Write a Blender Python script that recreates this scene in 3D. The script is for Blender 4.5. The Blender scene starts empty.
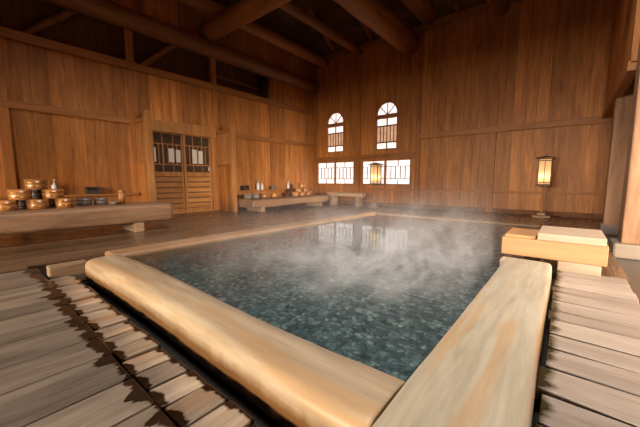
import bpy, bmesh, math, random
from mathutils import Vector, Matrix, noise
random.seed(7)
S = bpy.context.scene
C = S.collection
PI = math.pi

# ------------------------------------------------------------------ mesh helpers
class MB:
    def __init__(s): s.v = []; s.f = []; s.sm = []
    def add(s, vs, fs, smooth=False):
        n = len(s.v); s.v += [tuple(v) for v in vs]
        s.f += [tuple(i + n for i in f) for f in fs]; s.sm += [smooth] * len(fs)
        return s
    def box(s, x0, x1, y0, y1, z0, z1, b=0.0, M=None):
        if x1 < x0: x0, x1 = x1, x0
        if y1 < y0: y0, y1 = y1, y0
        b = min(b, (x1-x0)*.45, (y1-y0)*.45, (z1-z0)*.45)
        if b <= 0:
            vs = [(x, y, z) for z in (z0, z1) for x, y in ((x0, y0), (x1, y0), (x1, y1), (x0, y1))]
            fs = [(3, 2, 1, 0), (4, 5, 6, 7), (0, 1, 5, 4), (1, 2, 6, 5), (2, 3, 7, 6), (3, 0, 4, 7)]
        else:
            bm = bmesh.new(); bmesh.ops.create_cube(bm, size=1)
            for v in bm.verts:
                v.co = Vector(((x0+x1)/2 + v.co.x*(x1-x0), (y0+y1)/2 + v.co.y*(y1-y0), (z0+z1)/2 + v.co.z*(z1-z0)))
            bmesh.ops.bevel(bm, geom=bm.edges[:], offset=b, segments=2, profile=.6, affect='EDGES')
            bm.verts.index_update()
            vs = [v.co.copy() for v in bm.verts]; fs = [[v.index for v in f.verts] for f in bm.faces]; bm.free()
        if M is not None: vs = [M @ Vector(v) for v in vs]
        return s.add(vs, fs)
    def lathe(s, prof, n=32, c=(0, 0, 0), smooth=True):
        vs = []; fs = []
        for r, z in prof:
            for k in range(n):
                a = 2*PI*k/n; vs.append((c[0]+r*math.cos(a), c[1]+r*math.sin(a), c[2]+z))
        m = len(prof)
        for i in range(m-1):
            for k in range(n):
                k2 = (k+1) % n; fs.append((i*n+k, i*n+k2, (i+1)*n+k2, (i+1)*n+k))
        s.add(vs, fs, smooth)
        base = len(s.v) - m*n
        if prof[0][0] > 1e-4: s.f.append(tuple(base+k for k in reversed(range(n)))); s.sm.append(False)
        if prof[-1][0] > 1e-4: s.f.append(tuple(base+(m-1)*n+k for k in range(n))); s.sm.append(False)
        return s
    def tube(s, p0, p1, r0, r1=None, n=12, segs=1, wob=0, seed=0, flat=None):
        """round timber from p0 to p1; wob = natural irregularity"""
        r1 = r0 if r1 is None else r1
        p0 = Vector(p0); p1 = Vector(p1); d = (p1-p0); L = d.length; d.normalize()
        up = Vector((0, 0, 1)) if abs(d.z) < .9 else Vector((0, 1, 0))
        a = d.cross(up).normalized(); b = a.cross(d)
        vs = []; fs = []
        for i in range(segs+1):
            t = i/segs; r = r0+(r1-r0)*t; c = p0.lerp(p1, t)
            for k in range(n):
                th = 2*PI*k/n
                rr = r*(1+wob*noise.noise(Vector((t*L*.9+seed, math.cos(th)*.8, math.sin(th)*.8+seed))))
                vs.append(c+a*rr*math.cos(th)+b*rr*math.sin(th))
        for i in range(segs):
            for k in range(n):
                k2 = (k+1) % n; fs.append((i*n+k, (i+1)*n+k, (i+1)*n+k2, i*n+k2))
        s.add(vs, fs, True)
        base = len(s.v)-(segs+1)*n
        s.f.append(tuple(base+k for k in range(n))); s.sm.append(False)
        s.f.append(tuple(base+segs*n+k for k in reversed(range(n)))); s.sm.append(False)
        return s
    def log(s, axis, a0, a1, prof, segs=40, wob=.03, seed=0., n=40, bend=0., endr=.03):
        """squared natural log along 'x' or 'y': prof(t) -> (c, w, z0, z1, p) centre, width, bottom, top, squareness"""
        vs = []; fs = []
        ts = [0, .004, .012]+[.012+.976*i/segs for i in range(1, segs)]+[.988, .996, 1]
        sh = [1-endr*2, 1-endr*.7, 1]+[1]*(segs-1)+[1, 1-endr*.7, 1-endr*2]
        L = a1-a0
        for t, q in zip(ts, sh):
            c, w, z0, z1, p = prof(t); a = a0+L*t
            for k in range(n):
                th = 2*PI*k/n; ct, st = math.cos(th), math.sin(th)
                e = 2/p
                u = math.copysign(abs(ct)**e, ct); v = math.copysign(abs(st)**e, st)
                nn = noise.noise(Vector((a*1.3+seed, u*.7, v*.7)))+.4*noise.noise(Vector((a*4+seed, u*2.2, v*2.2)))
                g = 1+wob*nn
                y = c+u*w/2*q*g; z = (z0+z1)/2+v*(z1-z0)/2*q*(1+wob*.6*nn)
                vs.append((a, y, z) if axis == 'x' else (y, a, z))
        m = len(ts); flip = (axis == 'y')
        for i in range(m-1):
            for k in range(n):
                k2 = (k+1) % n
                f = (i*n+k, i*n+k2, (i+1)*n+k2, (i+1)*n+k)
                fs.append(f if flip else f[::-1])
        s.add(vs, fs, True)
        base = len(s.v)-m*n
        e0 = tuple(base+k for k in range(n)); e1 = tuple(base+(m-1)*n+k for k in range(n))
        s.f += [e0[::-1] if flip else e0, e1 if flip else e1[::-1]]; s.sm += [False, False]
        return s
    def build(s, name, mat, parent=None, loc=None, kind=None):
        me = bpy.data.meshes.new(name); me.from_pydata(s.v, [], s.f); me.update()
        bm = bmesh.new(); bm.from_mesh(me); bmesh.ops.recalc_face_normals(bm, faces=bm.faces[:]); bm.to_mesh(me); bm.free()
        me.polygons.foreach_set('use_smooth', s.sm)
        me.materials.append(mat)
        o = bpy.data.objects.new(name, me); C.objects.link(o)
        if parent is not None: o.parent = parent
        if loc is not None: o.location = loc
        if kind: o['kind'] = kind
        return o

def tag(o, label=None, cat=None, group=None, kind=None):
    if label: o['label'] = label
    if cat: o['category'] = cat
    if group: o['group'] = group
    if kind: o['kind'] = kind
    return o
def empty(name, loc, label=None, cat=None, group=None, rz=0):
    o = bpy.data.objects.new(name, None); C.objects.link(o); o.location = loc; o.rotation_euler = (0, 0, rz)
    o.empty_display_size = .05
    return tag(o, label, cat, group)
def copy_tree(o, parent=None):
    c = o.copy(); C.objects.link(c)
    if parent is not None: c.parent = parent
    for ch in list(o.children): copy_tree(ch, c)
    return c

# ------------------------------------------------------------------ materials
def newmat(name):
    m = bpy.data.materials.new(name); m.use_nodes = True
    nt = m.node_tree; nt.nodes.clear()
    out = nt.nodes.new('ShaderNodeOutputMaterial'); return m, nt, out
def N(nt, t, **kw):
    n = nt.nodes.new(t)
    for k, v in kw.items():
        if k.startswith('i_'): n.inputs[k[2:].replace('_', ' ')].default_value = v
        else: setattr(n, k, v)
    return n
def lk(nt, a, b): nt.links.new(a, b)
def math_n(nt, op, a, b=None, clamp=False):
    n = nt.nodes.new('ShaderNodeMath'); n.operation = op; n.use_clamp = clamp
    for i, v in enumerate((a, b)):
        if v is None: continue
        if isinstance(v, (int, float)): n.inputs[i].default_value = v
        else: nt.links.new(v, n.inputs[i])
    return n.outputs[0]
def mixc(nt, fac, a, b, mode='MIX'):
    n = nt.nodes.new('ShaderNodeMix'); n.data_type = 'RGBA'; n.blend_type = mode
    for sock, v in ((n.inputs[0], fac), (n.inputs[6], a), (n.inputs[7], b)):
        if isinstance(v, (int, float)): sock.default_value = v
        elif isinstance(v, tuple): sock.default_value = v if len(v) == 4 else (*v, 1)
        else: nt.links.new(v, sock)
    return n.outputs[2]
def rampn(nt, fac, stops):
    n = nt.nodes.new('ShaderNodeValToRGB')
    el = n.color_ramp.elements
    while len(el) < len(stops): el.new(.5)
    for e, (p, c) in zip(el, stops):
        e.position = p; e.color = (c, c, c, 1) if isinstance(c, (int, float)) else (*c, 1)
    nt.links.new(fac, n.inputs[0]); return n.outputs[0]

def wood(name, dark, light, grain='z', rough=.5, boards=None, island=.0, fine=1., bump=.15, streak=None, stain=None, spec=.4, groove=.35, boardvar=.35, coat=0., gw=.012, rvar=.12):
    """grain axis; boards=(axis, width, offset): board-to-board variation and the groove between boards;
    stain=(axis, list of (position, direction, softness), colour): ragged wet edge"""
    m, nt, out = newmat(name)
    tc = N(nt, 'ShaderNodeTexCoord'); P = tc.outputs['Object']
    sep = N(nt, 'ShaderNodeSeparateXYZ'); lk(nt, P, sep.inputs[0])
    ax = {'x': 0, 'y': 1, 'z': 2}
    seedv = None
    if boards:
        q = math_n(nt, 'DIVIDE', math_n(nt, 'ADD', sep.outputs[ax[boards[0]]], boards[2] if len(boards) > 2 else 0.), boards[1])
        idx = math_n(nt, 'FLOOR', q)
        wn = N(nt, 'ShaderNodeTexWhiteNoise', noise_dimensions='1D'); lk(nt, idx, wn.inputs['W']); seedv = wn.outputs['Value']
        fr = math_n(nt, 'FRACT', q)
        edge = math_n(nt, 'MINIMUM', fr, math_n(nt, 'SUBTRACT', 1., fr))
        gv = math_n(nt, 'DIVIDE', edge, gw/boards[1]*.5, True)
    elif island:
        g = N(nt, 'ShaderNodeNewGeometry'); seedv = g.outputs['Random Per Island']
    else:
        oi = N(nt, 'ShaderNodeObjectInfo'); seedv = oi.outputs['Random']
    sc = {'x': (.9, 9, 9), 'y': (9, .9, 9), 'z': (9, 9, .9)}[grain]
    mp = N(nt, 'ShaderNodeVectorMath', operation='MULTIPLY'); lk(nt, P, mp.inputs[0]); mp.inputs[1].default_value = tuple(v*fine for v in sc)
    off = N(nt, 'ShaderNodeCombineXYZ')
    for i in range(3): lk(nt, math_n(nt, 'MULTIPLY', seedv, 37.+13*i), off.inputs[i])
    ad = N(nt, 'ShaderNodeVectorMath', operation='ADD'); lk(nt, mp.outputs[0], ad.inputs[0]); lk(nt, off.outputs[0], ad.inputs[1])
    n1 = N(nt, 'ShaderNodeTexNoise', i_Scale=1., i_Detail=7., i_Roughness=.62, i_Distortion=.7); lk(nt, ad.outputs[0], n1.inputs['Vector'])
    n2 = N(nt, 'ShaderNodeTexNoise', i_Scale=5., i_Detail=4., i_Roughness=.6); lk(nt, ad.outputs[0], n2.inputs['Vector'])
    f = math_n(nt, 'ADD', math_n(nt, 'MULTIPLY', n1.outputs[0], .7), math_n(nt, 'MULTIPLY', n2.outputs[0], .3))
    fac = rampn(nt, f, [(.36, 0.), (.64, 1.)])
    col = mixc(nt, fac, dark, light)
    if streak:
        w = N(nt, 'ShaderNodeTexNoise', i_Scale=.55, i_Detail=3., i_Distortion=2.2); lk(nt, ad.outputs[0], w.inputs['Vector'])
        col = mixc(nt, rampn(nt, w.outputs[0], [(.5, 0.), (.62, streak[1])]), col, streak[0])
    var = math_n(nt, 'ADD', math_n(nt, 'MULTIPLY', seedv, boardvar), 1-boardvar*.6)
    vc = N(nt, 'ShaderNodeCombineColor')
    for i in range(3): lk(nt, var, vc.inputs[i])
    col = mixc(nt, 1., col, vc.outputs[0], 'MULTIPLY')
    height = f
    rsock = None
    rn = math_n(nt, 'ADD', rough-rvar/2, math_n(nt, 'MULTIPLY', n2.outputs[0], rvar)); rsock = rn
    if stain:
        wf = None
        for axis, lst, scol, rg in [stain]:
            nz = N(nt, 'ShaderNodeTexNoise', i_Scale=1., i_Detail=4., i_Roughness=.55)
            mm = N(nt, 'ShaderNodeVectorMath', operation='MULTIPLY'); lk(nt, P, mm.inputs[0])
            mm.inputs[1].default_value = {'x': (3., 13, 13), 'y': (13, 4., 13), 'z': (14, 14, 3)}[axis]
            lk(nt, mm.outputs[0], nz.inputs['Vector'])
            for pos, dr, soft, rag in lst:
                v = math_n(nt, 'ADD', math_n(nt, 'MULTIPLY', math_n(nt, 'SUBTRACT', sep.outputs[ax[axis]], pos), dr), math_n(nt, 'MULTIPLY', math_n(nt, 'SUBTRACT', nz.outputs[0], .5), rag))
                k = math_n(nt, 'DIVIDE', v, soft, True)
                wf = k if wf is None else math_n(nt, 'MAXIMUM', wf, k)
            col = mixc(nt, wf, col, mixc(nt, 1., col, scol, 'MULTIPLY'))
            mr = N(nt, 'ShaderNodeMix'); lk(nt, wf, mr.inputs[0]); lk(nt, rsock, mr.inputs[2]); mr.inputs[3].default_value = rg
            rsock = mr.outputs[0]
    if boards:
        gc = N(nt, 'ShaderNodeCombineColor'); gg = math_n(nt, 'ADD', groove, math_n(nt, 'MULTIPLY', gv, 1-groove))
        for i in range(3): lk(nt, gg, gc.inputs[i])
        col = mixc(nt, 1., col, gc.outputs[0], 'MULTIPLY')
        height = math_n(nt, 'ADD', f, math_n(nt, 'MULTIPLY', gv, 1.5))
    b = N(nt, 'ShaderNodeBsdfPrincipled'); lk(nt, col, b.inputs['Base Color']); lk(nt, rsock, b.inputs['Roughness'])
    b.inputs['Specular IOR Level'].default_value = spec; b.inputs['Coat Weight'].default_value = coat; b.inputs['Coat Roughness'].default_value = .25
    bp = N(nt, 'ShaderNodeBump', i_Strength=bump, i_Distance=.01); lk(nt, height, bp.inputs['Height']); lk(nt, bp.outputs[0], b.inputs['Normal'])
    lk(nt, b.outputs[0], out.inputs[0]); return m

def plain(name, col, rough=.5, metal=0., emit=0., ecol=None, spec=.5):
    m, nt, out = newmat(name)
    b = N(nt, 'ShaderNodeBsdfPrincipled'); 
    n = N(nt, 'ShaderNodeTexNoise', i_Scale=14., i_Detail=3.); tc = N(nt, 'ShaderNodeTexCoord'); lk(nt, tc.outputs['Object'], n.inputs['Vector'])
    c = mixc(nt, n.outputs[0], tuple(v*.85 for v in col), tuple(min(1, v*1.12) for v in col)); lk(nt, c, b.inputs['Base Color'])
    b.inputs['Roughness'].default_value = rough; b.inputs['Metallic'].default_value = metal; b.inputs['Specular IOR Level'].default_value = spec
    if emit: b.inputs['Emission Color'].default_value = (*(ecol or col), 1); b.inputs['Emission Strength'].default_value = emit
    lk(nt, b.outputs[0], out.inputs[0]); return m

WD, WL = (.28, .095, .021), (.58, .235, .058)
M = {}
M['wall_y'] = wood('wall boards along the side', WD, WL, 'z', .5, boards=('y', .225, 40), bump=.12, boardvar=.58, groove=.45, gw=.010)
M['wall_x'] = wood('wall boards across the end', WD, WL, 'z', .5, boards=('x', .205, 40), bump=.12, boardvar=.36, groove=.5, gw=.010)
M['trim_x'] = wood('rail wood across', (.25, .09, .022), (.46, .185, .05), 'x', .5)
M['trim_y'] = wood('rail wood along', (.25, .09, .022), (.46, .185, .05), 'y', .5)
M['trim_z'] = wood('post wood', (.27, .092, .022), (.47, .18, .048), 'z', .5)
M['pale_z'] = wood('grey brown pillar wood', (.20, .10, .052), (.36, .20, .11), 'z', .55)
M['beam_y'] = wood('dark beam along', (.19, .078, .024), (.42, .18, .058), 'y', .5, fine=.6)
M['beam_x'] = wood('dark beam across', (.19, .078, .024), (.42, .18, .058), 'x', .5, fine=.6)
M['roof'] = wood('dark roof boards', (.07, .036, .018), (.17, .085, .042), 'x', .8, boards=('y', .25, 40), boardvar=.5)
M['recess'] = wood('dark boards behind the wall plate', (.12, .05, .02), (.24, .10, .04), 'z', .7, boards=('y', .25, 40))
M['floor'] = wood('brown wet floor boards', (.075, .041, .024), (.18, .105, .062), 'y', .27, boards=('x', .16, 40), bump=.16, boardvar=.5, groove=.4, rvar=.3)
M['deck_l'] = wood('grey weathered boards', (.10, .075, .056), (.27, .21, .16), 'y', .38, island=1, bump=.3, boardvar=.6, fine=1.1, rvar=.22,
                   stain=('y', [(.335, 1, .012, .22)], (.13, .09, .065), .2))
M['deck_r'] = wood('pale grey boards', (.25, .19, .148), (.45, .365, .30), 'x', .42, island=1, bump=.3, boardvar=.35, fine=1.1,
                   stain=('x', [(.012, -1, .03, .12)], (.12, .11, .05), .25))
M['slat'] = wood('gutter slat wood', (.22, .15, .10), (.50, .38, .28), 'y', .45, bump=.3, boardvar=.6, streak=((.34, .15, .05), .5),
                 stain=('y', [(.052, 1, .010, .12), (-.060, -1, .010, .12)], (.08, .05, .03), .2))
M['log_x'] = wood('pale log along pool front', (.22, .145, .082), (.49, .375, .25), 'x', .42, bump=.25, fine=.7, streak=((.42, .235, .10), .5), stain=('z', [(.045, -1, .05, .05)], (.42, .28, .16), .3))
M['log_y'] = wood('pale log along pool right', (.32, .26, .18), (.53, .455, .34), 'y', .45, bump=.3, fine=1., streak=((.46, .25, .09), .5), stain=('z', [(.06, -1, .05, .05)], (.45, .32, .18), .3))
M['curb_y'] = wood('pool curb wood', (.18, .095, .045), (.36, .22, .125), 'y', .38, fine=.8)
M['curb_x'] = wood('far pool curb wood', (.24, .125, .058), (.44, .25, .13), 'x', .38, fine=.8)
M['bench'] = wood('bench log wood', (.17, .088, .048), (.36, .215, .125), 'y', .5, fine=.9, streak=((.36, .17, .08), .6), bump=.25)
M['bench_x'] = wood('far bench log wood', (.30, .17, .09), (.55, .37, .23), 'x', .5, fine=.7)
M['block'] = wood('block end wood', (.20, .115, .065), (.46, .32, .20), 'y', .55, fine=1.5, bump=.3)
M['box'] = wood('orange hinoki plank', (.42, .20, .085), (.58, .32, .15), 'x', .45, fine=.7, bump=.12)
M['plank'] = wood('pale hinoki plank', (.40, .285, .20), (.57, .43, .32), 'x', .45, fine=.8, bump=.12)
M['hinoki'] = wood('bucket staves', (.26, .10, .026), (.46, .205, .06), 'z', .28, fine=2., bump=.08, spec=.6)
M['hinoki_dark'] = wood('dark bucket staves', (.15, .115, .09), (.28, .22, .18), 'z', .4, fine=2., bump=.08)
M['door_x'] = wood('door rail wood', (.34, .14, .04), (.58, .28, .095), 'y', .45)
M['door_z'] = wood('door stile wood', (.32, .13, .038), (.54, .255, .088), 'z', .45)
M['lamp_w'] = wood('lantern frame wood', (.10, .045, .018), (.20, .095, .04), 'z', .5)
M['copper'] = plain('copper hoop', (.50, .25, .10), .3, .9)
M['dark'] = plain('dark gap earth', (.012, .010, .008), .6)
M['stone'] = plain('dark wet stone', (.055, .045, .038), .3)
M['stone_base'] = plain('grey stone base', (.21, .165, .13), .5)
M['moss'] = plain('dark moss in the gap', (.010, .011, .005), .8)
M['glassdark'] = plain('dark door glass', (.075, .052, .038), .12, spec=.5)
M['paper'] = plain('white paper', (.75, .70, .66), .6)
M['plastic'] = plain('white plastic', (.72, .72, .72), .25)
M['black'] = plain('dark box wood', (.05, .038, .03), .5)
M['ink'] = plain('ink', (.16, .13, .12), .6)

def pane_mat(name, c0, c1, e, sc=3.):
    m, nt, out = newmat(name)
    tc = N(nt, 'ShaderNodeTexCoord'); n = N(nt, 'ShaderNodeTexNoise', i_Scale=sc, i_Detail=5., i_Roughness=.7); lk(nt, tc.outputs['Object'], n.inputs['Vector'])
    col = mixc(nt, rampn(nt, n.outputs[0], [(.4, 0.), (.6, 1.)]), c0, c1)
    b = N(nt, 'ShaderNodeBsdfPrincipled'); b.inputs['Base Color'].default_value = (.5, .5, .5, 1); b.inputs['Roughness'].default_value = .2
    lk(nt, col, b.inputs['Emission Color']); b.inputs['Emission Strength'].default_value = e
    lk(nt, b.outputs[0], out.inputs[0]); return m
M['pane'] = pane_mat('daylit frosted glass', (.80, .62, .56), (1., .96, .94), 1.28, 5.)
M['pane_brown'] = pane_mat('brown glowing window glass', (.42, .17, .07), (.66, .32, .16), .9, 6.)  # brown view behind the glass is put into the pane's glow
M['pane_lamp'] = None

# ------------------------------------------------------------------ setting
ZP = 0.0       # floor level
XL, YE = -6.8, 7.95
XR, YB = 4.6, -6.5          # side and back of the hall, behind the camera
PX0, PX1, PY0, PY1 = -3.3, -.30, .92, 5.95   # the pool opening
def struct(mb, name, mat): return mb.build(name, mat, kind='structure')

HD = 1.6   # head of the light openings added behind the viewer
# left wall with the door opening
f = MB(); T = .12
f.box(XL-T, XL, YB, 2.72, 0, 2.93); f.box(XL-T, XL, 4.12, YE+T, 0, 2.93); f.box(XL-T, XL, 2.72, 4.12, 1.93, 2.93)
f.box(XL-T, XL, 6.06, YE+T, 2.93, 4.6); f.box(XL-T, XL, YB, 6.06, 3.98, 4.6)
struct(f, 'wall_left', M['wall_y'])
# the recess seen above the rail of the left wall
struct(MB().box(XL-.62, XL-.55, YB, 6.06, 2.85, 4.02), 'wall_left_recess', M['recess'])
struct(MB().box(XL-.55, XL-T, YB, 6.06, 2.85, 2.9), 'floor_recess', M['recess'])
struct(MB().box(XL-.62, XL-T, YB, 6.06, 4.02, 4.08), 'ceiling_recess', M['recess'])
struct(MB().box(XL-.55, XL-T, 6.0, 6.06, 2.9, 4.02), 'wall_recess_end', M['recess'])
# end wall with four window openings
W = {1: (-6.64, -5.16, .62, 1.335), 2: (-4.88, -3.345, .62, 1.325)}
A = {3: (-6.23, -5.56, 1.64, 2.56), 4: (-4.43, -3.76, 1.62, 2.60)}
f = MB()
y0, y1 = YE, YE+T
XE = .75
f.box(XL, XE, y0, y1, 0, .62)
f.box(XL, -6.64, y0, y1, .62, 1.335); f.box(-5.16, -4.88, y0, y1, .62, 1.335); f.box(-3.345, XE, y0, y1, .62, 1.335)
f.box(XL, XE, y0, y1, 1.335, 1.62)
f.box(-5.16, -3.0, y0, y1, 1.325, 1.335)
xs = [XL, -6.23, -5.56, -4.43, -3.76, XE]
for i in (0, 2, 4): f.box(xs[i], xs[i+1], y0, y1, 1.62, 2.95)
for k in (3, 4):
    xa, xb, zb, zs = A[k]
    if zb > 1.62: f.box(xa, xb, y0, y1, 1.62, zb)
    c = (xa+xb)/2; r = (xb-xa)/2; n = 16
    arc = [(c-r*math.cos(PI*i/n), zs+r*math.sin(PI*i/n)) for i in range(n+1)]
    for i in range(n):
        (x0_, z0_), (x1_, z1_) = arc[i], arc[i+1]
        vs = [(x0_, y0, z0_), (x1_, y0, z1_), (x1_, y0, 2.95), (x0_, y0, 2.95), (x0_, y1, z0_), (x1_, y1, z1_), (x1_, y1, 2.95), (x0_, y1, 2.95)]
        f.add(vs, [(0, 1, 2, 3), (7, 6, 5, 4), (0, 4, 5, 1), (3, 2, 6, 7)])
f.box(XL, XE, y0, y1, 2.95, 4.62)
struct(f, 'wall_end', M['wall_x'])
# right hand wall beyond the pillars, then the outer right and back walls (behind the viewer) with openings added to let light in
f = MB(); f.box(.66, .78, 4.75, YE, 0, 4.62); f.box(.78, XR+T, 4.75, 4.87, 0, 4.62)
struct(f, 'wall_right', M['wall_y'])
f = MB()
f.box(XR, XR+T, YB, 4.75, 0, .3); f.box(XR, XR+T, YB, 4.75, HD, 4.62); f.box(XR, XR+T, 4.5, 4.75, .3, HD); f.box(XR, XR+T, YB, 1.2, .3, HD)
struct(f, 'wall_right_rear', M['wall_y'])
f = MB()
f.box(XL, XR, YB-T, YB, 0, .3); f.box(XL, XR, YB-T, YB, HD, 4.62); f.box(XL, -5.6, YB-T, YB, .3, HD); f.box(1.4, XR, YB-T, YB, .3, HD)
struct(f, 'wall_back', M['wall_x'])
# hipped board roof
f = MB()
a = [(XL-.2, YB-.2), (XR+.2, YB-.2), (XR+.2, YE+.2), (XL-.2, YE+.2)]; i_ = 2.4
b = [(XL+i_, YB+i_), (XR-i_, YB+i_), (XR-i_, YE-i_), (XL+i_, YE-i_)]
f.add([(x, y, 4.6) for x, y in a]+[(x, y, 6.1) for x, y in b], [(0, 1, 5, 4), (1, 2, 6, 5), (2, 3, 7, 6), (3, 0, 4, 7)])
hx0, hx1, hy0, hy1 = -2.3, .4, -.1, 2.6      # vent added unseen in the roof flat, to let in top light
(bx0, by0), (bx1, by1) = b[0], b[2]
f.box(bx0, hx0, by0, by1, 6.1, 6.2); f.box(hx1, bx1, by0, by1, 6.1, 6.2); f.box(hx0, hx1, by0, hy0, 6.1, 6.2); f.box(hx0, hx1, hy1, by1, 6.1, 6.2)
f.box(hx0-.1, hx0, hy0-.1, hy1+.1, 6.2, 7.9); f.box(hx1, hx1+.1, hy0-.1, hy1+.1, 6.2, 7.9); f.box(hx0, hx1, hy0-.1, hy0, 6.2, 7.9); f.box(hx0, hx1, hy1, hy1+.1, 6.2, 7.9)  # shaft walls added to keep vent light off the upper walls
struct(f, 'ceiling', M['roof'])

# floor: brown boards around the pool, in one mesh; leaves room for the pool, the gutter and the two plank decks
f = MB()
f.box(XL, -3.62, .36, YE, -.12, 0); f.box(XL, -3.52, YB, .36, -.12, 0); f.box(-3.52, .40, YB, -2.6, -.12, 0)
f.box(-3.62, XR, PY1+.16, YE, -.12, 0); f.box(PX1+.03, .40, 3.22, PY1+.16, -.12, 0)
struct(f, 'floor', M['floor'])
f = MB(); f.box(.40, XR, YB, 4.75, -.16, -.05); f.box(.40, .66, 4.75, PY1+.16, -.16, -.05)
struct(f, 'floor_stone', M['stone'])
f = MB(); f.box(-3.52, .40, -2.6, .77, -.2, -.1); f.box(-.12, .40, .77, 3.22, -.2, -.1); f.box(-3.62, -3.2, .36, .9, -.2, -.09)
struct(f, 'floor_ground', M['dark'])

# left plank deck (boards run towards the far wall, their ends wet at the gutter)
f = MB(); x = -3.50; k = 0
while x < -.42:
    w = random.uniform(.17, .25); e = .350+random.uniform(-.012, .012)-.022*(x+3.1)/2*0
    e = .405-.030*(x+3.1)/2.0+random.uniform(-.01, .01)
    z = random.uniform(-.004, .004); sk = random.uniform(-.01, .01)
    b_ = MB().box(0, w-.008, -2.6, e, -.05, 0, .006)
    f.add([(vx+x+sk*(vy), vy, vz+z) for vx, vy, vz in b_.v], b_.f)
    x += w
struct(f, 'floor_left_deck', M['deck_l'])
# right plank deck (boards run across, slightly fanned)
f = MB(); y = -2.6; k = 0
while y < 3.1:
    w = random.uniform(.125, .20); z = random.uniform(-.004, .004); sl = random.uniform(-.012, .012)-.03
    b_ = MB().box(-.035+random.uniform(-.012, .012), .385+random.uniform(-.012, .012), 0, w-.004, -.055, 0, .006)
    tp = random.uniform(.004, .018)
    f.add([(vx, (vy-w/2)*(1-(tp/w*2 if vx < .1 else .0))+w/2+y+sl*vx, vz+z) for vx, vy, vz in b_.v], b_.f)
    y += w
struct(f, 'floor_right_deck', M['deck_r'])

# pool basin with pebble bed
def pebbles():
    m, nt, out = newmat('pebble bed'); tc = N(nt, 'ShaderNodeTexCoord'); P = tc.outputs['Object']
    nz = N(nt, 'ShaderNodeTexNoise', i_Scale=3., i_Detail=2.); lk(nt, P, nz.inputs['Vector'])
    ad = N(nt, 'ShaderNodeMix', data_type='RGBA', blend_type='LINEAR_LIGHT'); ad.inputs[0].default_value = .05
    lk(nt, P, ad.inputs[6]); lk(nt, nz.outputs['Color'], ad.inputs[7])
    v = N(nt, 'ShaderNodeTexVoronoi', i_Scale=26.); lk(nt, ad.outputs[2], v.inputs['Vector'])
    v2 = N(nt, 'ShaderNodeTexVoronoi', feature='DISTANCE_TO_EDGE', i_Scale=26.); lk(nt, ad.outputs[2], v2.inputs['Vector'])
    wn = N(nt, 'ShaderNodeSeparateColor'); lk(nt, v.outputs['Color'], wn.inputs[0])
    col = rampn(nt, wn.outputs[0], [(0., (.04, .055, .058)), (.5, (.14, .18, .19)), (.8, (.27, .32, .325)), (.95, (.55, .60, .57)), (1., (.75, .74, .6))])
    gap = rampn(nt, v2.outputs['Distance'], [(0., .25), (.15, 1.)])
    col = mixc(nt, 1., col, gap, 'MULTIPLY')
    b = N(nt, 'ShaderNodeBsdfPrincipled'); b.inputs['Roughness'].default_value = .5; lk(nt, col, b.inputs['Base Color'])
    bp = N(nt, 'ShaderNodeBump', i_Strength=.8, i_Distance=.03); lk(nt, math_n(nt, 'MINIMUM', v2.outputs['Distance'], .3), bp.inputs['Height']); lk(nt, bp.outputs[0], b.inputs['Normal'])
    lk(nt, b.outputs[0], out.inputs[0]); return m
M['pebble'] = pebbles()
f = MB(); x0, x1, yy0, yy1 = PX0-.02, PX1, PY0-.05, PY1+.02; D = -.30
f.box(x0-.1, x1+.1, yy0-.1, yy1+.1, D-.1, D); f.box(x0-.1, x0, yy0-.1, yy1+.1, D, -.02); f.box(x1, x1+.06, yy0-.1, yy1+.1, D, -.02)
f.box(x0, x1, yy0-.1, yy0, D, -.02); f.box(x0, x1, yy1, yy1+.1, D, -.02)
struct(f, 'pool_basin', M['pebble'])

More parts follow.
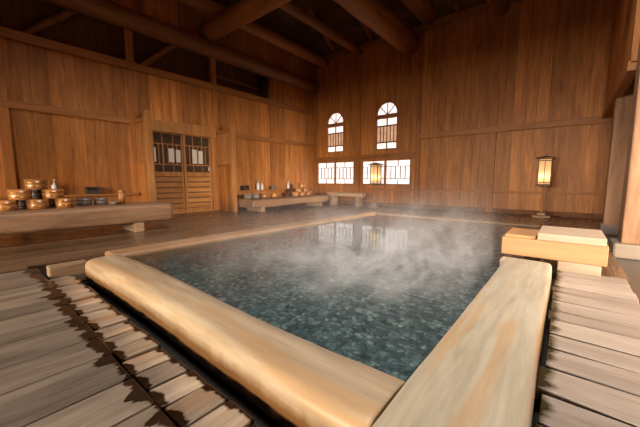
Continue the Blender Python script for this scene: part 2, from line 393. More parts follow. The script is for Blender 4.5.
def water():
    m, nt, out = newmat('clear hot spring water'); tc = N(nt, 'ShaderNodeTexCoord'); P = tc.outputs['Object']
    mm = N(nt, 'ShaderNodeVectorMath', operation='MULTIPLY'); lk(nt, P, mm.inputs[0]); mm.inputs[1].default_value = (1, 1, 1)
    rt = N(nt, 'ShaderNodeMapping'); lk(nt, mm.outputs[0], rt.inputs[0]); rt.inputs['Rotation'].default_value = (0, 0, math.radians(-36)); rt.inputs['Scale'].default_value = (3.2, 15., 1)
    n1 = N(nt, 'ShaderNodeTexNoise', i_Scale=1., i_Detail=3., i_Distortion=1.2); lk(nt, rt.outputs[0], n1.inputs['Vector'])
    n2 = N(nt, 'ShaderNodeTexNoise', i_Scale=1.1, i_Detail=1.); lk(nt, P, n2.inputs['Vector'])
    sy = N(nt, 'ShaderNodeSeparateXYZ'); lk(nt, P, sy.inputs[0])
    calm = rampn(nt, math_n(nt, 'DIVIDE', sy.outputs[1], 6.), [(.26, 1.), (.52, .07)])
    h = math_n(nt, 'MULTIPLY', math_n(nt, 'MULTIPLY', n1.outputs[0], rampn(nt, n2.outputs[0], [(.35, .35), (.65, 1.)])), calm)
    bp = N(nt, 'ShaderNodeBump', i_Strength=.55, i_Distance=.02); lk(nt, h, bp.inputs['Height'])
    gl = N(nt, 'ShaderNodeBsdfGlossy', i_Roughness=.02); gl.inputs['Color'].default_value = (1, 1, 1, 1); lk(nt, bp.outputs[0], gl.inputs['Normal'])
    rf = N(nt, 'ShaderNodeBsdfRefraction', i_IOR=1.33, i_Roughness=0.); rf.inputs['Color'].default_value = (.78, .905, .91, 1); lk(nt, bp.outputs[0], rf.inputs['Normal'])
    tr = N(nt, 'ShaderNodeBsdfTransparent'); tr.inputs['Color'].default_value = (.80, .915, .92, 1)
    mx0 = N(nt, 'ShaderNodeMixShader'); mx0.inputs[0].default_value = .5; lk(nt, tr.outputs[0], mx0.inputs[1]); lk(nt, rf.outputs[0], mx0.inputs[2])
    fr = N(nt, 'ShaderNodeFresnel', i_IOR=1.33); lk(nt, bp.outputs[0], fr.inputs['Normal'])
    mx = N(nt, 'ShaderNodeMixShader'); lk(nt, fr.outputs[0], mx.inputs[0]); lk(nt, mx0.outputs[0], mx.inputs[1]); lk(nt, gl.outputs[0], mx.inputs[2])
    lk(nt, mx.outputs[0], out.inputs[0]); return m
M['water'] = water()
f = MB(); f.add([(x0, yy0, .0), (x1, yy0, .0), (x1, yy1, .0), (x0, yy1, .0)], [(0, 1, 2, 3)])
tag(f.build('pool_water', M['water']), 'clear rippled hot spring water filling the sunken pool', 'water', kind='stuff')

# ---- wall posts, rails, plates
def trim(name, mat, *box, b=.008): return struct(MB().box(*box, b), name, M[mat])
n_t = 1
for i, y in enumerate((-1.2, .60, 2.42, 4.22, 6.06)):
    trim('trim_%d' % n_t, 'trim_z', XL-.05, XL+.035, y-.07, y+.07, 0, 3.72); n_t += 1
trim('trim_%d' % n_t, 'trim_y', XL-.03, XL+.06, YB, YE, 2.90, 3.04); n_t += 1
trim('trim_%d' % n_t, 'trim_y', XL, XL+.045, YB, 2.38, 1.86, 1.98); n_t += 1
trim('trim_%d' % n_t, 'trim_y', XL, XL+.045, 4.3, YE, 1.84, 1.97); n_t += 1
trim('trim_%d' % n_t, 'trim_y', XL, XL+.16, YB, 2.36, .46, .50); n_t += 1
trim('trim_%d' % n_t, 'trim_y', XL, XL+.16, 4.3, YE, .44, .48); n_t += 1
for x in (-6.74, -5.02, -3.17, -1.42): 
    trim('trim_%d' % n_t, 'trim_z', x-.07, x+.07, YE-.035, YE+.03, 0, 4.6); n_t += 1
trim('trim_%d' % n_t, 'trim_x', -3.1, .70, YE-.05, YE+.02, 1.83, 1.96); n_t += 1
trim('trim_%d' % n_t, 'trim_x', XL, .70, YE-.03, YE+.02, .46, .51); n_t += 1
trim('trim_%d' % n_t, 'trim_x', XL, -3.1, YE-.04, YE+.02, 1.36, 1.50); n_t += 1
trim('trim_%d' % n_t, 'beam_x', XL, .70, YE-.10, YE+.02, 4.50, 4.66); n_t += 1
# dark base strip where floor meets the end wall
trim('base_strip_end', 'recess', XL, .70, YE-.03, YE, 0, .10)

# ---- windows of the end wall
def window_rect(name, xa, xb, za, zb):
    root = empty(name, ((xa+xb)/2, YE, za)); root['kind'] = 'structure'
    cx = (xa+xb)/2; w = xb-xa; h = zb-za; Yo = 0
    fr = MB(); fw = .025
    fr.box(-w/2, w/2, -.02, .07, 0, fw, .004); fr.box(-w/2, w/2, -.02, .07, h-fw, h, .004)
    fr.box(-w/2, -w/2+fw, -.02, .07, fw, h-fw, .004); fr.box(w/2-fw, w/2, -.02, .07, fw, h-fw, .004); fr.box(-.028, .028, -.01, .06, fw, h-fw, .004)
    fr.build('window_frame', M['trim_x'], root)
    for s_ in (0, 1):
        ia, ib = ((-w/2+fw, -.028), (.028, w/2-fw))[s_]
        b_ = MB(); g = .017
        z1_, z2_ = .175, h-.185
        for z in (z1_, z2_): b_.box(ia, ib, .015, .035, z-g/2, z+g/2)
        n = 5
        for k in range(1, n): 
            x = ia+(ib-ia)*k/n; b_.box(x-g/2, x+g/2, .015, .035, z1_, z2_)
        xm = (ia+ib)/2
        b_.box(xm-g/2, xm+g/2, .017, .033, fw, z1_); b_.box(xm-g/2, xm+g/2, .017, .033, z2_, h-fw)
        b_.build('glazing_bars', M['lamp_w'], root)
        MB().box(ia-.005, ib+.005, .040, .048, fw-.005, h-fw+.005).build('pane', M['pane'], root)
    return root
window_rect('window_1', *W[1]); window_rect('window_2', *W[2])
def window_arch(name, xa, xb, za, zs):
    cx = (xa+xb)/2; r = (xb-xa)/2; w = xb-xa; h = zs-za
    root = empty(name, (cx, YE, za)); root['kind'] = 'structure'
    fr = MB(); fw = .025
    fr.box(-r, r, -.02, .07, 0, fw, .004)
    for s_ in (-1, 1): fr.box(s_*r, s_*(r-fw), -.02, .07, fw, h, .004)
    fr.box(-r-.03, r+.03, -.035, .07, h-.12, h-.01, .006)
    n = 20
    for i in range(n):
        a0, a1 = PI*i/n, PI*(i+1)/n
        pts = []
        for yy in (-.02, .07):
            for a_, rr in ((a0, r-fw), (a0, r+.012), (a1, r+.012), (a1, r-fw)): pts.append((-rr*math.cos(a_), yy, h+rr*math.sin(a_)))
        fr.add(pts, [(0, 1, 2, 3), (7, 6, 5, 4), (0, 3, 7, 4), (1, 5, 6, 2)], True)
    fr.build('window_frame', M['trim_x'], root)
    b_ = MB(); g = .017
    for k in range(1, 4):
        a_ = PI*k/4
        b_.tube((0, .03, h-.01), (-(r-fw+.01)*math.cos(a_), .03, h+(r-fw+.01)*math.sin(a_)), .012, n=6)
    zt = h-.12; z1_, z2_ = .20, zt-.20
    for z in (z1_, z2_): b_.box(-r+fw, r-fw, .015, .035, z-g, z+g)
    b_.box(-g, g, .017, .033, fw, z1_); b_.box(-g, g, .017, .033, z2_, zt)
    for k in range(1, 6):
        x = -r+fw+(w-2*fw)*k/6; b_.box(x-g/2, x+g/2, .015, .035, z1_, z2_)
    b_.build('glazing_bars', M['lamp_w'], root)
    MB().box(-r+fw-.005, r-fw+.005, .042, .048, fw-.005, z1_).box(-r+fw-.005, r-fw+.005, .042, .048, z2_, zt+.01).build('pane', M['pane'], root)
    MB().box(-r+fw-.005, r-fw+.005, .042, .048, z1_, z2_).build('pane', M['pane_brown'], root)
    p = MB(); pts = [(-(r-fw+.004)*math.cos(PI*i/16), .045, h+(r-fw+.004)*math.sin(PI*i/16)) for i in range(17)]
    p.add(pts+[(x, .05, z) for x, y, z in pts], [tuple(range(17)), tuple(reversed(range(17, 34)))]+[(i, i+17, (i+1) % 17+17, (i+1) % 17) for i in range(17)])
    p.build('fanlight_pane', M['pane'], root)
window_arch('window_3', *A[3]); window_arch('window_4', *A[4])

# ---- sliding doors and their timber surround in the left wall
dr = MB()
dr.box(XL-.10, XL+.05, 2.66, 2.745, 0, 1.95, .006); dr.box(XL-.10, XL+.05, 4.09, 4.175, 0, 1.95, .006)
dr.box(XL-.10, XL+.07, 2.62, 4.2, 1.77, 2.01, .008); dr.box(XL-.10, XL+.02, 2.74, 4.1, 0, .035)
struct(dr, 'door_frame', M['door_z'])
def sliding_door(name, ya, yb, xo, papers):
    root = empty(name, (XL-.06+xo, (ya+yb)/2, .035)); root['kind'] = 'structure'
    w = yb-ya; h = 1.80-.035
    fr = MB()
    for s_ in (-1, 1): fr.box(-.018, .018, s_*w/2, s_*(w/2-.05), 0, h, .003)
    fr.box(-.018, .018, -w/2+.05, w/2-.05, h-.045, h, .003); fr.box(-.018, .018, -w/2+.05, w/2-.05, .80, .90, .003); fr.box(-.018, .018, -w/2+.05, w/2-.05, 0, .07, .003)
    fr.build('door_frame', M['door_z'], root)
    MB().box(-.014, -.009, -w/2+.05, w/2-.05, .07, .80).build('shade_backing', M['recess'], root)  # dark sheet stands for the shadow lines between the lower boards
    bd = MB()
    for k in range(6): z = .07+.73*k/6; bd.box(-.008, .016, -w/2+.05, w/2-.05, z+.008, z+.73/6-.016, .004)
    bd.build('lower_panel', M['door_x'], root)
    MB().box(-.008, -.003, -w/2+.045, w/2-.045, .895, h-.04).build('door_pane', M['glassdark'], root)
    lt = MB()
    n = 6
    for k in range(1, n):
        y = -w/2+.05+(w-.1)*k/n; lt.box(-.003, .010, y-.010, y+.010, 1.06, 1.50)
    for y in (-w/6, w/6): lt.box(-.003, .010, y-.008, y+.008, .90, h-.045)
    for z in (1.06, 1.50): lt.box(-.002, .012, -w/2+.05, w/2-.05, z-.011, z+.011)
    lt.build('lattice', M['door_z'], root)
    for (py, pz, pw, ph) in papers:
        MB().box(.010, .014, py-pw/2, py+pw/2, pz-ph/2, pz+ph/2).build('paper_sign', M['paper'], root)
sliding_door('door_1', 2.745, 3.43, .0, [(-.31, 1.26, .10, .30), (.07, 1.26, .12, .30), (.22, 1.25, .10, .28)])
sliding_door('door_2', 3.41, 4.09, .045, [(-.08, 1.26, .11, .32), (.07, 1.25, .11, .30), (.29, .98, .06, .09)])
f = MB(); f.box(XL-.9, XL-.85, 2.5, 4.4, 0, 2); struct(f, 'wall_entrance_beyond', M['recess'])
# wing screens on both sides of the doors
def wing(y, label):
    r = empty('wing_screen', (XL, y, 0), label, 'screen', 'wing screens beside the sliding doors')
    d = .62 if y < 3 else .66
    MB().box(d-.05, d+.05, -.05, .05, 0, 2.04, .006).build('post', M['door_z'], r)
    MB().box(.04, d-.05, -.03, .03, 1.86, 1.94, .004).build('top_rail', M['trim_x'], r)
    MB().box(.04, d-.05, -.028, .028, 1.08, 1.13, .004).build('middle_rail', M['trim_x'], r)
    MB().box(.04, d-.05, -.010, .010, 0, 1.08).build('lower_panel', M['wall_x'], r)
    sl = MB(); n = 9
    for k in range(n): x = .06+(d-.13)*(k+.5)/n; sl.box(x-.017, x+.017, -.014, .014, 1.13, 1.86)
    sl.box(.04, d-.05, -.004, .004, 1.13, 1.86)
    sl.build('slat_panel', M['door_z'], r)
wing(2.44, 'wooden slatted wing screen left of the sliding doors, behind the bench'); wing(4.26, 'wooden slatted wing screen right of the sliding doors')

# ---- beams under the roof
def beam(name, p0, p1, r, mat, label, r1=None, seed=1., cat='beam', group=None, n=20):
    o = MB().tube(p0, p1, r, r1, n=n, segs=24, wob=.06, seed=seed).build(name, M[mat]); return tag(o, label, cat, group)
beam('wall_plate_log', (XL+.06, YB, 3.83), (XL+.06, YE+.02, 3.80), .185, 'beam_y', 'long log plate lying on the short posts along the left wall', seed=3.)
beam('tie_beam', (-3.47, YB, 4.38), (-3.47, YE+.05, 4.26), .27, 'beam_y', 'thickest roof log, running into the end wall above the right arched window', .26, 5., group='tie beams')
beam('tie_beam', (-5.02, YB, 4.62), (-5.02, YE+.05, 4.50), .12, 'beam_y', 'thin roof log running into the end wall above between the two arched windows', .11, 8., group='tie beams')
beam('tie_beam', (-2.95, YB, 4.86), (-2.95, YE+.05, 4.74), .20, 'beam_y', 'dark roof log just right of the thickest one, ending high on the end wall', .2, 9., group='tie beams')
beam('tie_beam', (-1.42, YB, 4.62), (-1.42, YE+.05, 4.46), .16, 'beam_y', 'short visible stub of a dark roof log at the top right of the end wall', .16, 10., group='tie beams')
beam('purlin_log', (-6.30, YB, 4.50), (-6.30, YE+.05, 4.46), .15, 'beam_y', 'round purlin log above the wall plate along the left wall', seed=11.)
beam('cross_beam', (XL-.1, 4.08, 4.14), (XR, 4.08, 4.14), .20, 'beam_x', 'round log crossing the hall and resting on the left wall plate', .2, 12.)
beam('cross_beam', (XL-.1, .5, 4.14), (XR, .5, 4.14), .20, 'beam_x', 'round log crossing the hall overhead near the viewer', .2, 14.)
# slanting rafters seen in the recess over the left wall
for y, lb in ((1.35, 'leftmost'), (3.15, 'middle')):
    o = MB().tube((XL-.33, y-.55, 2.97), (XL-.33, y+.45, 3.92), .07, n=10, segs=4).build('slanting_strut', M['beam_x']); tag(o, '%s dark slanting strut in the recess above the left wall rail' % lb, 'strut', 'struts in the recess')
o = MB().tube((XL-.4, 4.3, 3.40), (XL-.4, 6.0, 3.40), .05, n=10, segs=4).build('recess_rail', M['trim_y']); tag(o, 'thin pale rail lying across the recess right of the cross log', 'rail')
# rafters under the roof slope above the end wall
for k, x in enumerate((-5.75, -4.5, -2.25, -.75, .1)):
    o = MB().tube((x, YE-.2, 4.60), (x, YE-2.3, 5.90), .055, n=8, segs=3, wob=.05, seed=k).build('ceiling_rafter', M['beam_y'], kind='structure')

# ---- right pillars
r = empty('pillar', (.57, 6.2, 0), 'square timber pillar right of the lantern, at the end of the far wall', 'pillar', 'right hand pillars')
MB().box(-.14, .06, -.12, .12, 0, 4.6, .01).build('shaft', M['pale_z'], r); MB().box(-.17, .08, -.15, .15, -.05, .10, .015).build('stone_base', M['stone_base'], r)
r = empty('pillar', (.555, 4.50, 0), 'nearest timber pillar on a grey stone base at the right edge', 'pillar', 'right hand pillars')
MB().box(-.10, .14, -.14, .14, .10, 4.6, .012).build('shaft', M['pale_z'], r); MB().box(-.16, .20, -.20, .2, -.05, .10, .02).build('stone_base', M['stone_base'], r)
f = MB(); f.box(.41, .48, 4.66, YE, 1.98, 4.5)
struct(f, 'wall_right_upper', M['wall_y'])
trim('trim_%d' % n_t, 'trim_y', .39, .49, 4.66, YE-.04, 1.90, 2.0)

# ------------------------------------------------------------------ pool edge timbers
def pl(t): return (.783+.008*math.sin(t*5), .278+.012*math.sin(t*7+1), -.11, .105+.010*math.sin(t*6), 4.2)
o = MB()  .log('x', -3.02, -.37, pl, 60, .06, 2.3, endr=.012).build('pool_edge_log', M['log_x']); tag(o, 'thick pale log along the near left side of the pool, beside the gutter slats', 'log', 'pool edge logs')
def pr(t): return (-.205+.010*math.sin(t*4), .325+.010*math.sin(t*5), -.11, .125+.006*math.sin(t*5+1), 10.)
o = MB()  .log('y', -2.5, 2.86, pr, 60, .04, 7.7, endr=.012).build('pool_edge_log', M['log_y']); tag(o, 'thick pale log along the right side of the pool, running under the viewer', 'log', 'pool edge logs')
def pc(t): return (-3.44, .30, -.1, .045, 5)
o = MB().log('y', .93, 6.1, pc, 40, .02, 1.1).build('pool_edge_curb', M['curb_y']); tag(o, 'low squared timber curb along the far left side of the pool', 'curb')
def pf(t): return (6.02, .16, -.1, .03, 5)
o = MB().log('x', -3.28, PX1, pf, 40, .02, 4.1).build('pool_edge_curb', M['curb_x']); tag(o, 'thin timber curb along the far end of the pool below the windows', 'curb')
def ps(t): return (PX1+.07, .14, -.1, .02, 5)
o = MB().log('y', 3.05, 5.93, ps, 30, .02, 6.1).build('pool_edge_curb', M['curb_y']); tag(o, 'low timber curb behind the spout box at the right of the pool', 'curb')
o = MB().box(-3.2, -3.085, .43, .68, -.09, .07, .01).build('end_block', M['block']); tag(o, 'short squared timber block at the left end of the near pool log', 'block')

# gutter slats: short boards between the left deck and the near log
ordn = ['first', 'second', 'third', 'fourth', 'fifth', 'sixth', 'seventh', 'eighth', 'ninth', 'tenth', 'eleventh', 'twelfth', 'thirteenth', 'fourteenth', 'fifteenth', 'sixteenth', 'seventeenth', 'eighteenth', 'nineteenth', 'twentieth']
for k in range(19):
    w = random.uniform(.118, .131); L = random.uniform(.160, .178)
    mb = MB().box(-w/2, w/2, -L/2, L/2, -.03, 0, .006)
    x = -2.99+k*.137; o = mb.build('gutter_slat', M['slat'], loc=(x, .492-.018*(x+3.1)/2.0+random.uniform(-.006, .006), -.012+random.uniform(-.004, .003)))
    o.rotation_euler = (random.uniform(-.02, .02), random.uniform(-.03, .03), random.uniform(-.06, .06))
    tag(o, 'short wet gutter slat, %s from the squared end block' % ordn[k], 'slat', 'short slats over the gutter')
# gutter bearers that carry the slats
o = MB().box(-3.08, -.4, .485, .515, -.1, -.046).build('gutter_bearer', M['dark']); o['kind'] = 'structure'
o = MB().box(-3.08, -.4, .566, .585, -.1, -.07).build('moss_strip', M['moss']); tag(o, 'dark moss in the gap between gutter slats and near log', 'moss', kind='stuff')

# ------------------------------------------------------------------ spout box at the end of the right log
r = empty('spout_box', (-.09, 3.3, 0), 'orange timber water spout box bridging the far end of the right pool log', 'spout')
MB().box(-.35, .36, -.15, -.09, .085, .24, .006).build('front_board', M['box'], r)
MB().box(-.35, .36, .30, .36, .085, .24, .006).build('back_board', M['box'], r)
MB().box(-.35, .36, -.09, .30, .085, .12, 0).box(-.35, -.30, -.09, .30, .12, .235).box(.30, .36, -.09, .30, .12, .24).build('trough', M['plank'], r)
MB().box(-.09, .345, -.15, .42, .241, .30, .006).build('cover_plank', M['plank'], r)
MB().box(-.33, -.10, -.135, .34, .241, .265, .005).build('cover_plank', M['box'], r)
o = MB().box(-.03, .24, 3.16, 3.5, -.0, .084, .006).build('support_block', M['plank']); tag(o, 'pale timber block on the plank deck carrying the spout box', 'block')
o = MB().box(-.41, -.31, 2.9, 3.04, -.1, .084, .006).build('support_block', M['plank']); tag(o, 'timber block at the pool side hidden under the spout box', 'block')

# ------------------------------------------------------------------ log benches
def bench(label, x0_, x1_, ya, yb, z0_, z1_, legs, seed):
    r = empty('log_bench', ((x0_+x1_)/2, ya, 0), label, 'bench', 'log benches')
    w = x1_-x0_
    MB().log('y', 0, yb-ya, lambda t: (0, w, z0_+.012*math.sin(t*9+seed), z1_, 6.), 60, .045, seed, endr=.015).build('seat_log', M['bench'], r)
    for ly in legs: MB().box(-w/2+.06, w/2-.03, ly-.06, ly+.06, 0, z0_+.02, .01).build('leg', M['block'], r)
    return r
bench('long log bench on block feet below the left wall, carrying the bucket pyramid', -5.42, -4.74, -2.3, 2.16, .13, .40, (.3, 1.69+2.3), 3.)
bench('log bench along the left wall beyond the sliding doors', -6.22, -5.56, 4.36, 7.2, .10, .30, (.32, 2.5), 9.)
r = empty('log_bench', (-5.15, 7.5, 0), 'short pale log bench below the left window of the end wall', 'bench', 'log benches')
MB().log('x', -.62, .62, lambda t: (0, .28, .25, .39, 3.4), 24, .05, 5., endr=.05).build('seat_log', M['bench_x'], r)
for s_ in (-.45, .45): MB().box(s_-.06, s_+.06, -.11, .11, 0, .27, .01).build('leg', M['block'], r)

# ------------------------------------------------------------------ buckets and bath things
def make_bucket(R=.108, H=.118, mat='hinoki'):
    r = empty('bath_bucket', (0, 0, 0))
    MB().lathe([(R*.93, 0), (R*.95, .003), (R, H), (R-.012, H), (R*.95-.014, .016), (0, .016)], 36).build('tub', M[mat], r)
    for z in (.028, .082):
        rr = R*.95+(R*.05)*z/H
        MB().lathe([(rr-.001, z-.006), (rr+.0025, z-.005), (rr+.0025, z+.005), (rr-.001, z+.006), (rr-.002, z)], 36).build('hoop', M['copper'] if mat == 'hinoki' else M['black'], r)
    return r
B0 = make_bucket(); used = [False]
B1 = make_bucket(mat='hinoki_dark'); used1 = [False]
def put(x, y, z, label, group, dark=False, rz=None, s=1.):
    src, u = (B1, used1) if dark else (B0, used)
    o = src if not u[0] else copy_tree(src); u[0] = True
    o.location = (x, y, z); o.rotation_euler = (0, 0, random.uniform(0, 6)); o.scale = (s, s, s)
    return tag(o, label, 'bucket', group)
Zb = .402
gA = 'wooden bath buckets on the long log bench'
put(-5.05, .385, Zb, 'wooden bath bucket in the bottom row at the left edge, leftmost of the pyramid', gA)
put(-5.05, .665, Zb, 'wooden bath bucket in the middle of the pyramid bottom row', gA)
put(-5.05, .920, Zb, 'wooden bath bucket at the right end of the pyramid bottom row', gA)
put(-5.06, .515, Zb+.119, 'wooden bath bucket in the second row of the pyramid, on the left', gA)
put(-5.06, .815, Zb+.119, 'wooden bath bucket in the second row of the pyramid, on the right', gA)
put(-5.06, .665, Zb+.238, 'wooden bath bucket alone on top of the pyramid', gA)
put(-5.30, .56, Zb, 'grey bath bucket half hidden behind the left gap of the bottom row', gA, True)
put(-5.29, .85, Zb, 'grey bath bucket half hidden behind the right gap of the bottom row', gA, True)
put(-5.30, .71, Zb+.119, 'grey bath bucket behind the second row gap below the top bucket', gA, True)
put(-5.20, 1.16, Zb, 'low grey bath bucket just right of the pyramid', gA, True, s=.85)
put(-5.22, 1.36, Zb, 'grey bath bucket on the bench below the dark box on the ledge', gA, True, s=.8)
o = MB().lathe([(.045, 0), (.058, .045), (.052, .045), (.04, .01), (0, .01)], 28).build('wooden_bowl', M['hinoki_dark'], loc=(-5.02, 1.47, Zb)); tag(o, 'small dark bowl on the bench beside the tall wooden cup', 'bowl')
r = empty('wooden_cup', (-5.05, 1.57, Zb), 'tall pale wooden cup standing near the right end of the bench', 'cup')
MB().lathe([(.042, 0), (.044, .21), (.038, .21), (.036, .02), (0, .02)], 28).build('body', M['hinoki'], r); MB().lathe([(.0435, .17), (.047, .172), (.047, .2), (.0435, .202), (.043, .186)], 28).build('hoop', M['copper'], r)
def box_item(x, y, z, label):
    r = empty('soap_box', (x, y, z), label, 'box', 'dark boxes on the wall ledge')
    MB().box(-.07, .07, -.095, .095, 0, .012).box(-.07, -.06, -.095, .095, .012, .125).box(.06, .07, -.095, .095, .012, .06).box(-.06, .06, -.095, -.085, .012, .125).box(-.06, .06, .085, .095, .012, .125).build('case', M['black'], r)
    MB().lathe([(.03, .013), (.033, .03), (.028, .05), (0, .055)], 20).build('soap', M['plastic'], r)
box_item(-6.71, 1.63, .501, 'dark open box on the wall ledge left of the tall wooden cup')
box_item(-6.71, 5.0, .481, 'dark open box on the wall ledge right of the sliding doors')
def bottle(x, y, z, label, s=1.):
    r = empty('pump_bottle', (x, y, z), label, 'bottle', 'white pump bottles on the wall ledge'); r.scale = (s, s, s)
    MB().lathe([(.045, 0), (.048, .01), (.046, .16), (.03, .19), (.014, .2), (.014, .21)], 24).build('body', M['plastic'], r)
    MB().lathe([(.018, .206), (.018, .222), (.006, .224), (.006, .262), (.014, .264), (.014, .278)], 16).box(.0, .05, -.006, .006, .266, .277).build('pump', M['plastic'], r)
bottle(-6.70, 1.11, .501, 'white pump bottle on the ledge behind the bucket pyramid', .95)
bottle(-6.71, 5.44, .481, 'white pump bottle on the ledge nearer the sliding doors')
bottle(-6.71, 5.58, .481, 'white pump bottle standing right against its twin near the sliding doors', .85)
bottle(-6.71, 6.62, .481, 'white pump bottle on the ledge nearest the corner, behind the far buckets', .9)
gB = 'bath buckets beyond the sliding doors'
put(-6.68, 5.98, .481, 'dark bath bucket on the wall ledge between the white bottles', gB, True, s=.9)
for i, (x, y, z, lb) in enumerate([(-6.0, 6.2, .305, 'bottom left of the far stack'), (-6.0, 6.46, .305, 'bottom middle of the far stack'), (-6.0, 6.72, .305, 'bottom right of the far stack'),
                                   (-6.0, 6.33, .424, 'second row of the far stack, on the left'), (-6.0, 6.59, .424, 'second row of the far stack, on the right'), (-6.0, 6.46, .543, 'top of the far stack')]):
    put(x, y, z, 'wooden bath bucket, %s near the corner' % lb, gB)
for i, (y, lb) in enumerate([(4.55, 'nearest the sliding doors'), (4.79, 'second from the sliding doors'), (5.05, 'third from the sliding doors'), (5.4, 'alone left of the far stack')]):
    put(-6.0, y, .305, 'bath bucket on the far bench, %s' % lb, gB, i < 2)

# ------------------------------------------------------------------ standing lanterns
def lamp_paper():
    m, nt, out = newmat('lit lantern paper'); tc = N(nt, 'ShaderNodeTexCoord'); sp = N(nt, 'ShaderNodeSeparateXYZ'); lk(nt, tc.outputs['Object'], sp.inputs[0])
    b = N(nt, 'ShaderNodeBsdfPrincipled'); b.inputs['Base Color'].default_value = (.8, .6, .35, 1)
    d = math_n(nt, 'ABSOLUTE', math_n(nt, 'SUBTRACT', sp.outputs[2], .83))
    col = rampn(nt, math_n(nt, 'DIVIDE', d, .32), [(0., (1., .80, .40)), (.35, (1., .52, .15)), (1., (.85, .30, .07))])
    st = rampn(nt, math_n(nt, 'DIVIDE', d, .32), [(0., 1.), (.4, .45), (1., .25)])
    lk(nt, col, b.inputs['Emission Color']); lk(nt, math_n(nt, 'MULTIPLY', st, 1.5), b.inputs['Emission Strength'])
    lk(nt, b.outputs[0], out.inputs[0]); return m
M['lamp_paper'] = lamp_paper()
def lantern(x, y, label):
    r = empty('standing_lantern', (x, y, 0), label, 'lantern', 'standing lanterns by the end wall')
    MB().box(-.15, .15, -.12, .12, 0, .05, .008).box(-.07, .07, -.07, .07, .05, .10, .008).build('foot', M['curb_x'], r)
    MB().box(-.017, .017, -.017, .017, .10, .66, .003).build('pole', M['trim_z'], r)
    fr = MB()
    for sx in (-1, 1):
        for sy in (-1, 1): fr.box(sx*.105-.009, sx*.105+.009, sy*.105-.009, sy*.105+.009, .66, 1.17)
    for z in (.70, 1.13): 
        for s_ in (-1, 1): fr.box(-.105, .105, s_*.105-.007, s_*.105+.007, z-.008, z+.008); fr.box(s_*.105-.007, s_*.105+.007, -.105, .105, z-.008, z+.008)
    for s_ in (-1, 1): fr.box(-.005, .005, s_*.105-.005, s_*.105+.005, .70, 1.13)
    fr.build('frame', M['lamp_w'], r)
    MB().box(-.125, .125, -.125, .125, .635, .665, .005).box(-.07, .07, -.07, .07, .61, .635).build('tray', M['lamp_w'], r)
    cp = MB(); cp.box(-.155, .155, -.155, .155, 1.17, 1.19, .004)
    cp.add([(-.15, -.15, 1.19), (.15, -.15, 1.19), (.15, .15, 1.19), (-.15, .15, 1.19), (-.03, -.03, 1.225), (.03, -.03, 1.225), (.03, .03, 1.225), (-.03, .03, 1.225)], [(0, 1, 5, 4), (1, 2, 6, 5), (2, 3, 7, 6), (3, 0, 4, 7), (4, 5, 6, 7)])
    cp.tube((0, 0, 1.22), (0, 0, 1.27), .008, n=8); cp.build('roof_cap', M['lamp_w'], r)
    MB().box(-.095, .095, -.095, .095, .675, 1.16).build('paper_shade', M['lamp_paper'], r)
lantern(-.39, 7.5, 'glowing paper lantern on a pole before the bare boards, right of the windows')
lantern(-4.16, 7.5, 'glowing paper lantern on a pole in front of the right lower window')

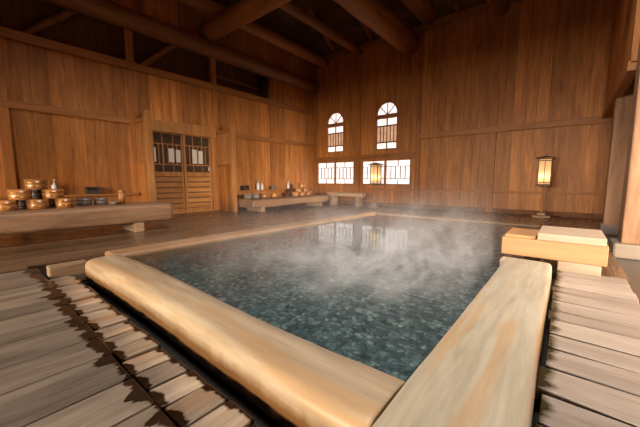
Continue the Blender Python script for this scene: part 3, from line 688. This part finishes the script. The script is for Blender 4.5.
# ------------------------------------------------------------------ steam
def steam():
    m, nt, out = newmat('steam'); tc = N(nt, 'ShaderNodeTexCoord'); P = tc.outputs['Object']
    sp = N(nt, 'ShaderNodeSeparateXYZ'); lk(nt, P, sp.inputs[0])
    n = N(nt, 'ShaderNodeTexNoise', i_Scale=2.2, i_Detail=5., i_Roughness=.6, i_Distortion=1.6); lk(nt, P, n.inputs['Vector'])
    nf = rampn(nt, n.outputs[0], [(.44, 0.), (.74, 1.)])
    def blob(cx, cy, rx, ry, k):
        a = math_n(nt, 'POWER', math_n(nt, 'DIVIDE', math_n(nt, 'SUBTRACT', sp.outputs[0], cx), rx), 2.)
        b = math_n(nt, 'POWER', math_n(nt, 'DIVIDE', math_n(nt, 'SUBTRACT', sp.outputs[1], cy), ry), 2.)
        return math_n(nt, 'MULTIPLY', math_n(nt, 'SUBTRACT', 1., math_n(nt, 'ADD', a, b), True), k)
    bl = math_n(nt, 'ADD', math_n(nt, 'ADD', blob(-1.1, 2.45, .9, 1.2, 5.6), blob(-1.7, 1.8, .8, .8, 2.2)), blob(-2.2, 3.6, 2.9, 3.2, .32))
    hz = math_n(nt, 'POWER', math_n(nt, 'SUBTRACT', 1., math_n(nt, 'DIVIDE', sp.outputs[2], .95), True), 3.)
    d = math_n(nt, 'MULTIPLY', math_n(nt, 'MULTIPLY', nf, bl), hz)
    v = N(nt, 'ShaderNodeVolumePrincipled'); v.inputs['Color'].default_value = (.93, .95, 1., 1); v.inputs['Anisotropy'].default_value = .2
    lk(nt, d, v.inputs['Density']); lk(nt, v.outputs[0], out.inputs['Volume']); return m
f = MB().box(-3.2, -.46, 1.0, 5.9, .012, 1.5)
st = f.build('steam', steam()); tag(st, 'pale steam drifting over the hot pool water', 'steam', kind='stuff')

# ------------------------------------------------------------------ light
def area(name, loc, rot, sx, sy, e, col, spread=180):
    l = bpy.data.lights.new(name, 'AREA'); l.shape = 'RECTANGLE'; l.size = sx; l.size_y = sy; l.energy = e; l.color = col; l.spread = math.radians(spread)
    o = bpy.data.objects.new(name, l); C.objects.link(o); o.location = loc; o.rotation_euler = rot; return o
# added lamps shining through the made-up right, back and roof openings, all unseen
area('added_light_right', (XR+4, 0., 1.7), (0, PI/2, math.radians(-12)), 1.4, 2.4, 5600, (1., .84, .64))
area('added_light_back', (-1.1, YB-4, 1.7), (PI/2, 0, 0), 14., 1.4, 4500, (1., .84, .64))
area('added_light_vent', (-.95, 1.25, 7.95), (0, 0, 0), 2.7, 2.7, 960, (1., .95, .88))
w = bpy.data.worlds.new('world'); S.world = w; w.use_nodes = True
w.node_tree.nodes['Background'].inputs[0].default_value = (.8, .85, 1, 1); w.node_tree.nodes['Background'].inputs[1].default_value = .1

# ------------------------------------------------------------------ camera
cam = bpy.data.cameras.new('camera'); co = bpy.data.objects.new('camera', cam); C.objects.link(co)
cam.sensor_width = 36; cam.lens = 302/640*36; cam.clip_start = .02
co.location = (0, 0, .75); co.rotation_euler = (math.radians(90-6.3), 0, math.radians(39.4))
S.camera = co
S.view_settings.view_transform = 'Standard'; S.view_settings.look = 'None'; S.view_settings.gamma = 1; S.view_settings.exposure = 0.
S.view_settings.use_curve_mapping = False
S.cycles.max_bounces = 8; S.cycles.diffuse_bounces = 4; S.cycles.volume_bounces = 1; S.cycles.transparent_max_bounces = 12
S.cycles.volume_step_rate = 1.5; S.cycles.volume_max_steps = 128
S.cycles.caustics_reflective = False; S.cycles.sample_clamp_indirect = 4.
